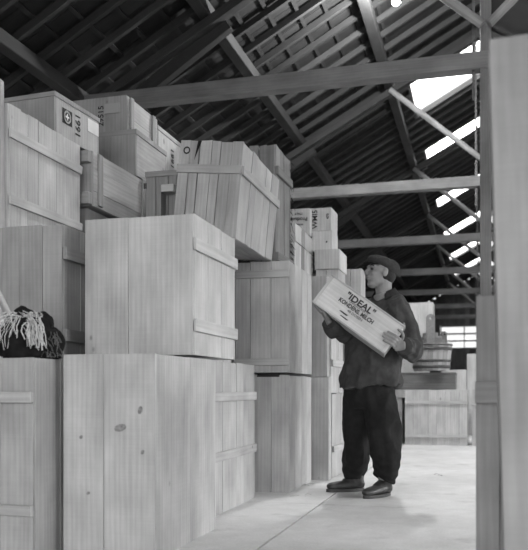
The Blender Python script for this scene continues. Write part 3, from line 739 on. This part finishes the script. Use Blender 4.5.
# hands
def finger(bm, pts, r0=.0095, r1=.0075):
    k = len(pts); ssweep(bm, pts, [r0+(r1-r0)*i/(k-1) for i in range(k)], 10, m=4); ell(bm, pts[-1], (r1,)*3, None, 2)
# left hand: palm behind the right end of the box, fingers over the end onto the front face
ssweep(bm, [wrL, bxl(BL/2+.045, -.015, .0), bxl(BL/2+.024, -.02, -.01)], [(.027, .024), (.040, .02), (.044, .017)], 14, axis=(BR @ Vector((0, 0, 1))))
fy = -BD/2-.011
for i, (z, ln) in enumerate(((.028, .075), (.007, .09), (-.014, .085), (-.034, .065))):
    finger(bm, [bxl(BL/2+.026, -.02, z), bxl(BL/2+.020, -.055, z-.001), bxl(BL/2+.006, fy-.005, z-.003), bxl(BL/2-.03, fy, z-.006), bxl(BL/2-ln+.01, fy+.001, z-.010)], .0105, .0082)
finger(bm, [bxl(BL/2+.035, -.01, .03), bxl(BL/2+.028, -.045, .055), bxl(BL/2+.012, fy+.006, .066), bxl(BL/2-.018, fy+.001, .068)], .0125, .0095)
# right hand: palm up under the box, fingertips curling at the lower front edge
zb = -BH/2-.016
ssweep(bm, [wrR, bxl(-.165, .01, zb-.014), bxl(-.20, -.01, zb-.004)], [(.026, .022), (.038, .018), (.042, .015)], 14, axis=(BR @ Vector((0, 1, 0))))
for i, (y, ln) in enumerate(((.03, .06), (.008, .075), (-.014, .08), (-.036, .072))):
    finger(bm, [bxl(-.195, y, zb-.003), bxl(-.225, y-.012, zb-.004), bxl(-.25, y-.025, zb-.002), bxl(-.19-ln, y-.035, zb+.003)], .0105, .008)
finger(bm, [bxl(-.15, -.02, zb-.014), bxl(-.165, -.05, zb-.014), bxl(-.182, -.068, zb-.008), bxl(-.20, -.075, zb-.002)], .0125, .0095)
body = bake(bm, 'body', M_SKIN, man, .0042, 2)
# eyes, brows, hair
for s_ in (1, -1):
    bm = bmesh.new(); ell(bm, hp(.0735, s_*.030, .009), (.012, .013, .008), HM, 2); link('eye', bm, M_EYE, man, True)
    bm = bmesh.new(); ssweep(bm, [hp(.084, s_*.014, .030), hp(.083, s_*.032, .036), hp(.070, s_*.050, .030)], [.004, .005, .003], 8); link('eyebrow', bm, M_HAIR, man, True)
bm = bmesh.new()
ell(bm, hp(-.052, 0, -.005), (.070, .080, .082), HM)
bake(bm, 'hair', M_HAIR, man, .005, 1, lambda c_: .002*noise.noise(c_*90))
# --- cap
bm = bmesh.new(); CM = HM @ Matrix.Rotation(-.42, 3, 'Y')
CM = HM @ Matrix.Rotation(math.radians(-15), 3, 'Y')
ell(bm, hp(-.008, 0, .062), (.112, .098, .050), CM, 4)
ell(bm, hp(-.060, 0, .036), (.086, .096, .068), CM, 4)
cap_fn = lambda c_: .006*noise.noise(c_*14)+.003*noise.noise(c_*32)
cap = bake(bm, 'cap', M_CAP, man, .006, 4, cap_fn)
bm = bmesh.new(); n = 16; rows = []
for i in range(7):
    s_ = i/6; row = []
    for k in range(n+1):
        a = -1.15+2.3*k/n; r_ = .078+.040*s_; 
        row.append(bm.verts.new(hp(-.005+(r_+.004)*math.cos(a)*1.05, r_*.86*math.sin(a), .056-.012*s_+.010*math.cos(a)-.012*(a*a))))
    rows.append(row)
for i in range(6):
    for k in range(n): bm.faces.new((rows[i][k], rows[i][k+1], rows[i+1][k+1], rows[i+1][k]))
bmesh.ops.solidify(bm, geom=bm.faces[:], thickness=.006); o = link('peak', bm, M_CAP, cap, True)
# --- shirt collar and scarf
bm = bmesh.new(); ssweep(bm, [J(386, 304, 0), J(384, 298, -.01), J(382, 292.5, -.015)], [.080, .072, .066], 20)
bake(bm, 'shirt_collar', M_SHIRT, man, .006, 1)
# --- jacket
def folds(amp, sc, kz):
    def f(c_):
        q = Vector((c_.x*sc, c_.y*sc, c_.z*sc*kz)); a = noise.noise(q); b_ = noise.noise(q*2.3+Vector((7, 3, 1)))
        return amp*(a*1.0 + b_*.5 - abs(noise.noise(q*1.4+Vector((3, 9, 2))))*1.1)
    return f
bm = bmesh.new()
ssweep(bm, [J(371, 387.5, 0), J(371, 380, 0), J(373, 355, 0), J(377, 330, 0), J(380, 314, 0), J(383, 304, 0), J(384, 298.5, 0)],
       [(.245, .20), (.245, .20), (.225, .185), (.225, .175), (.215, .150), (.150, .105), (.085, .08)], 32, axis=SL)
cufL = wrL + (elL-wrL).normalized()*-.012
ssweep(bm, [shL+Vector((-.02, .03, .005)), shL, shL.lerp(elL, .5)+Vector((.015, 0, 0)), elL, elL.lerp(cufL, .5), cufL], [.088, .086, .082, .078, .072, .060], 20)
cufR = wrR + (elR-wrR).normalized()*-.03
ssweep(bm, [shR+Vector((.03, -.03, .005)), shR, shR.lerp(elR, .5), elR, elR.lerp(cufR, .5)+Vector((0, 0, -.015)), cufR], [.085, .080, .078, .080, .078, .058], 20)
jk = folds(.026, 7.5, .7)
def jfn(c_):
    a = jk(c_)
    # stronger gathers round the left elbow and forearm
    dd = min((c_-elL).length, (c_-elL.lerp(cufL, .5)).length)
    if dd < .17:
        ax_ = (cufL-elL).normalized(); a += .009*math.sin((c_-elL).dot(ax_)*120+3*noise.noise(c_*20))*(1-dd/.17)
    return a
jacket = bake(bm, 'jacket', M_JACK, man, .0075, 3, jfn)
# collar of the jacket
bm = bmesh.new(); n = 26; rows = []
cen = J(384.5, 297, 0)
for i in range(4):
    s_ = i/3; row = []
    for k in range(n+1):
        a = -2.45+4.9*k/n; r_ = .074+.038*s_
        dirv = -FD*math.cos(a)+SL*math.sin(a)
        row.append(bm.verts.new(cen+dirv*r_+Vector((0, 0, .070-.06*s_-.045*(abs(a)/2.45)**2))))
    rows.append(row)
for i in range(3):
    for k in range(n): bm.faces.new((rows[i][k], rows[i][k+1], rows[i+1][k+1], rows[i+1][k]))
bmesh.ops.solidify(bm, geom=bm.faces[:], thickness=.010); link('collar', bm, M_JACK, jacket, True)
# --- trousers
bm = bmesh.new()
ssweep(bm, [J(371, 372, 0), J(370, 392, 0), J(370, 408, 0)], [(.17, .14), (.205, .165), (.185, .145)], 28, axis=SL)
ssweep(bm, [hipL+Vector((0, 0, .02)), hipL.lerp(knL, .45)+Vector((.015, 0, 0)), knL, J(386, 458, -.15), J(385, 474, -.13), J(383, 481.5, -.13)], [(.12, .12), (.125, .12), (.118, .115), (.112, .11), (.096, .10), (.080, .085)], 24)
ssweep(bm, [hipR+Vector((0, 0, .02)), hipR.lerp(knR, .45), knR, J(356, 455, .10), J(355, 470, .12), J(354, 478, .13)], [(.13, .125), (.135, .125), (.118, .11), (.100, .10), (.084, .086), (.076, .078)], 24)
tf = folds(.024, 6.5, .5)
def tfn(c_):
    a = tf(c_)
    if c_.z < .34: a += .007*math.sin(c_.z*95+3*noise.noise(c_*7))*(1-c_.z/.34)
    return a
bake(bm, 'trousers', M_TROU, man, .008, 3, tfn)
# --- boots
def boot(an, dirv, name='boot'):
    side = Vector((0, 0, 1)).cross(dirv); g0 = Vector((an.x, an.y, 0))-dirv*.02
    def q(f, z, s_=0): return g0+dirv*f+side*s_+Vector((0, 0, z))
    bm = bmesh.new()
    ssweep(bm, [q(-.05, .052), q(-.02, .052), q(.05, .05), q(.12, .046), q(.17, .042), q(.205, .038), q(.222, .034)],
           [(.034, .030), (.040, .034), (.040, .034), (.048, .032), (.048, .028), (.038, .023), (.018, .014)], 18, axis=side)
    ssweep(bm, [q(-.015, .045), q(-.005, .09), q(.0, .16)], [(.040, .052), (.042, .050), (.046, .052)], 18)
    ssweep(bm, [q(.03, .09), q(.09, .062)], [(.034, .03), (.036, .022)], 14)
    o = bake(bm, name, M_BOOT, man, .006, 3, lambda c_: .002*noise.noise(c_*22))
    bm = bmesh.new(); n = 30; lo, hi = [], []
    for k in range(n):
        a = 2*PI*k/n; f = .085+.145*math.cos(a); w = .050*math.sin(a)*(1-.18*(1-math.cos(a))/2)*(1-.12*math.cos(2*a))
        lo.append(bm.verts.new(q(f, .001, w))); hi.append(bm.verts.new(q(f, .022, w)))
    for k in range(n): bm.faces.new((lo[k], lo[(k+1) % n], hi[(k+1) % n], hi[k]))
    bm.faces.new(lo[::-1]); bm.faces.new(hi); bmesh.ops.recalc_face_normals(bm, faces=bm.faces); link('sole', bm, M_BOOT, o)
boot(anL+Vector((.0, 0, 0)), Vector((-.72, -.69, 0)).normalized())
boot(anR+Vector((.0, 0, 0)), Vector((-.97, -.22, 0)).normalized())

# --- carried box (a thing of its own)
wc = man.matrix_world
root_rot = Matrix.Rotation(TH, 3, 'Z')
boxr = empty('wooden_box', Vector(mp_) + root_rot @ bcen, (-.12, TAU, TH-PSI))
tag(boxr, 'small wooden box lettered IDEAL, tilted in the man\'s hands', 'box')
b = B(); t = .012; x1, y1, z1 = BL/2, BD/2, BH/2
b.box((-x1+.02, -y1, -z1+.0), (x1-.02, -y1+t, z1), 0, 1.22); b.box((-x1+.02, y1-t, -z1), (x1-.02, y1, z1), 0, 1.1)
b.box((-x1+.02, -y1+t, -z1+.001), (x1-.02, y1-t, -z1+t), 0, .95); b.done('box_body', M_WOOD, boxr)
for s_ in (-1, 1):
    b = B(); a0, a1 = sorted((s_*x1, s_*(x1-.0195))); b.box((a0, -y1+.001, -z1), (a1, y1-.001, z1-.001), 2, 1.1); b.done('end_board', M_WOOD, boxr, .002)
b = B(); b.box((-x1-.003, -y1-.004, z1+.0005), (x1+.003, y1+.004, z1+.012), 0, .9); b.done('lid', M_WOOD, boxr, .002)
b = B(); b.box((-x1-.003, -y1-.006, -z1-.012), (x1+.003, y1, -z1-.0005), 0, .85); b.done('bottom_board', M_WOOD, boxr, .002)
yt = -y1-.001
text('"IDEAL"', .060, M_INK, boxr, (-.025, yt, .062), 'f', 0, .0018, sx=1.12)
text('UNGEZUCKERTE', .020, M_INKF, boxr, (-.02, yt, .0355), 'f', 0, .0006)
text('KONDENS. MILCH', .040, M_INK, boxr, (-.022, yt, .008), 'f', 0, .0014, sx=.84)
text('48 DOSEN', .026, M_INKF, boxr, (-.01, yt, -.022), 'f', 0, .0006)
bm = bmesh.new()
for x_, w_, h_ in ((-.085, .06, .007), (-.065, .06, .005)):
    z_ = -.050-(x_+.085)*1.2
    vs = [bm.verts.new((p[0], yt-.0006, p[1])) for p in ((x_-w_/2, z_-h_/2), (x_+w_/2, z_-h_/2-.004), (x_+w_/2+.01, z_+h_/2), (x_-w_/2+.012, z_+h_/2))]; bm.faces.new(vs)
bmesh.ops.solidify(bm, geom=bm.faces[:], thickness=.0008); link('painted_mark', bm, M_INK, boxr)

# ================================================================== LIGHT
w = bpy.data.worlds.new('sky'); S.world = w; w.use_nodes = True
bg = w.node_tree.nodes['Background']; bg.inputs[0].default_value = (1, 1, 1, 1); bg.inputs[1].default_value = 1.4
for a, c2 in wins[:5]:
    area('side_fill_light', (XE+.25, (a+c2)/2, 1.85), 3.0, 1.7, 190, aim=(-1, 0, -.75), spread=1.7)  # fill lamps added outside the invented side openings
area('rear_fill_light', (.6, YB+.1, 2.2), 6.5, 3.6, 130, aim=(-.12, 1, -.38), spread=1.7)  # fill lamp added behind the camera; no door is built there

# ================================================================== CAMERA
cam = bpy.data.cameras.new('camera'); co = bpy.data.objects.new('camera', cam); COL.objects.link(co)
cam.sensor_fit = 'HORIZONTAL'; cam.sensor_width = 36; cam.lens = FPX/528*36
cam.shift_y = 115/528
co.location = (0, 0, CAMZ); co.rotation_euler = (PI/2, 0, TH)
cam.clip_start = .05; cam.clip_end = 200
cam.dof.use_dof = True; cam.dof.focus_distance = 4.9; cam.dof.aperture_fstop = 3.4
S.camera = co
S.view_settings.view_transform = 'Standard'; S.view_settings.look = 'None'; S.view_settings.gamma = 1
S.view_settings.use_curve_mapping = False; S.view_settings.exposure = 0.0
